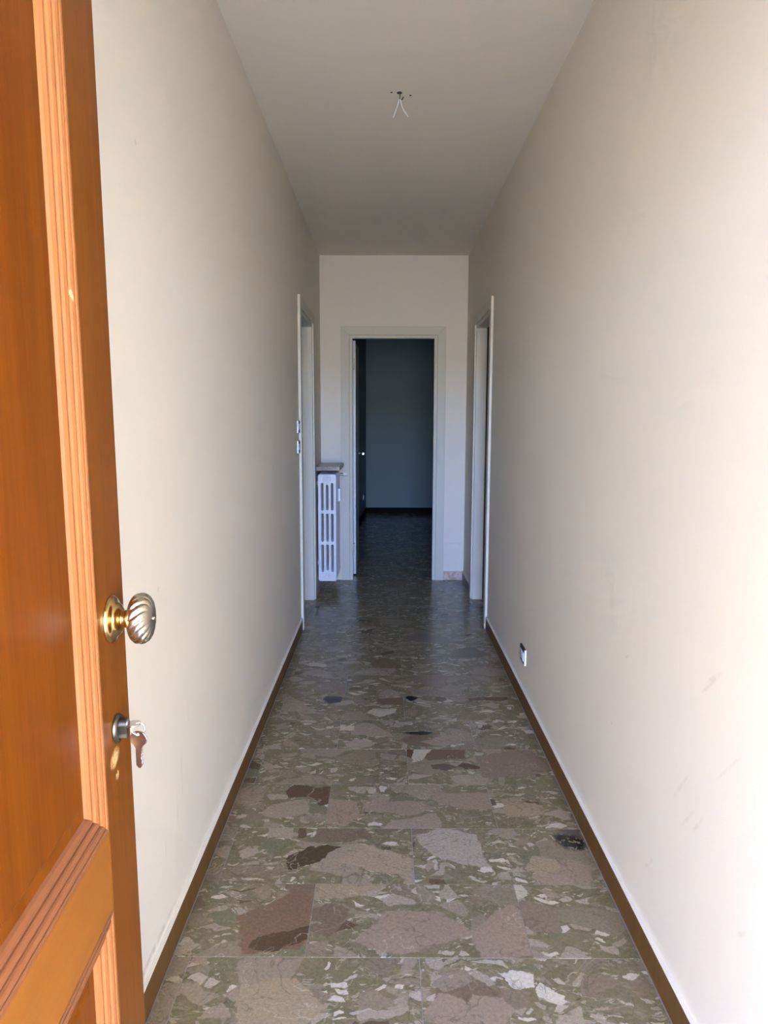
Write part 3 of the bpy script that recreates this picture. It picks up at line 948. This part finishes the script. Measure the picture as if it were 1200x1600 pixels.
# ------------------------------------------------------------------ switches and outlets
def wall_plate(name, label, cat, yc, zc, xw, s, kind, group=None, w=0.118, h=0.080, t=0.009):
    root = empty(name, (xw, yc, zc - h / 2))
    tag(root, label, cat, group)
    hb = h / 2
    def lb(nm, x0, x1, y0, y1, z0, z1, m, par, bev=0.0012):
        lo, hi = sorted((s * x0, s * x1))
        bm = bmesh.new()
        bm_box(bm, lo, hi, y0, y1, z0, z1)
        if bev: bevel_all(bm, bev, 1)
        return link(nm, mesh_of(bm, nm), m, par)
    lb('frame', 0.0, t - 0.0015, -w / 2 + 0.0022, w / 2, 0, h, m_black, root)
    lb('edge_strip', 0.0, t - 0.0005, -w / 2, -w / 2 + 0.0022, 0.001, h - 0.001, m_white, root, 0.0004)
    lb('face_plate', t - 0.0018, t, -w / 2 + 0.0025, w / 2 - 0.0025, 0.0025, h - 0.0025, m_black, root, 0.0006)
    if kind == 'switch':
        for k in (-1, 0, 1):
            lb('rocker', t - 0.0005, t + 0.0020, k * 0.0235 - 0.0108, k * 0.0235 + 0.0108, hb - 0.020, hb + 0.020, m_white if k < 1 else m_silver, root)
    elif kind == 'socket':
        for k, mm in ((-1, m_white), (1, m_silver)):
            so = lb('socket', t - 0.0005, t + 0.004, k * 0.0245 - 0.019, k * 0.0245 + 0.019, hb - 0.0225, hb + 0.0225, mm, root)
            for q in (-1, 0, 1):
                lathe('pin_hole', [(0, 0), (0.0024, 0), (0.0024, 0.0006), (0, 0.0006)], m_black, so, 12, (s * (t + 0.0038), k * 0.0245, hb + q * 0.012), (0, s * math.pi / 2, 0))
    else:
        lb('socket', t - 0.0005, t + 0.004, -0.03, 0.03, hb - 0.0225, hb + 0.0225, m_white, root)
    return root
wall_plate('light_switch', 'upper of two dark light switch plates beside the left doorway', 'switch', 4.597, 1.361, XL, 1, 'switch', 'switches by the left doorway', w=0.095)
wall_plate('light_switch', 'lower of two dark light switch plates beside the left doorway', 'switch', 4.594, 1.233, XL, 1, 'switch', 'switches by the left doorway', w=0.095)
wall_plate('wall_outlet', 'dark framed power outlet low on the right wall', 'outlet', 3.42, 0.252, XR, -1, 'socket')
# small outlet on the dark room's tilted left wall
fo = wall_plate('wall_outlet', 'small outlet plate on the dark room left wall, above baseboard', 'outlet', 0, 0.30, 0, 1, 'plain', w=0.10)
ang = math.atan2(0.215, BACK - D - O)
fo.location = (-0.528 + 0.215 * (10.35 - D - O) / (BACK - D - O), 10.35, 0.26)
fo.rotation_euler = (0, 0, -ang)

# painted junction cover on the end wall
jb = empty('junction_box_cover', (0.588, D, 0.21))
tag(jb, 'painted square cover plate low on the end wall, right of doorway', 'cover plate')
box('plate', (0.516, 0.660, D - 0.003, D + 0.0005, 0.212, 0.331), m_wall, jb, 0.001, 1, rel=(0.588, D, 0.21))
for sx in (0.531, 0.645):
    for sz in (0.227, 0.316):
        lathe('screw', [(0, 0), (0.004, 0), (0.0035, 0.0012), (0, 0.0014)], m_trim, jb, 14, (sx - 0.588, -0.003, sz - 0.21), (math.pi / 2, 0, 0))

# ------------------------------------------------------------------ bare lamp wires in the ceiling
lw = empty('ceiling_lamp_wires', (0.050, 3.235, H))
tag(lw, 'two loose white lamp wires hanging from a dark ceiling hook', 'wires')
lathe('ceiling_hole', [(0, 0.002), (0.012, 0.002), (0.011, -0.0015), (0.0075, -0.002), (0, -0.001)], m_hole, lw, 20, (0.0, -0.012, 0))
link('hook', tube_mesh('hook', [(0.0, -0.010, 0.0), (0.002, -0.009, -0.010), (0.001, -0.006, -0.022), (0.004, -0.004, -0.026), (0.012, -0.004, -0.022), (0.017, -0.004, -0.014)], 0.0028, 10), m_dust, lw)
def bez(p, n=12):
    out = []
    for i in range(n + 1):
        t = i / n
        out.append(sum((Vector(q) * c for q, c in zip(p, ((1 - t) ** 3, 3 * t * (1 - t) ** 2, 3 * t * t * (1 - t), t ** 3))), Vector()))
    return out
link('wire', tube_mesh('wire', bez([(0.0, -0.006, -0.022), (-0.006, -0.004, -0.045), (-0.014, -0.002, -0.065), (-0.026, 0, -0.094)]), 0.0022, 8), m_wire, lw)
link('wire', tube_mesh('wire', bez([(0.004, -0.006, -0.022), (0.008, -0.004, -0.045), (0.012, -0.002, -0.062), (0.038, 0, -0.092)]), 0.0022, 8), m_wire, lw)
for (px, py) in ((-0.034, -0.016), (0.047, 0.012)):
    lathe('screw_plug', [(0, 0.001), (0.0045, 0.001), (0.0042, -0.002), (0, -0.0022)], m_hole, lw, 14, (px, py, 0))
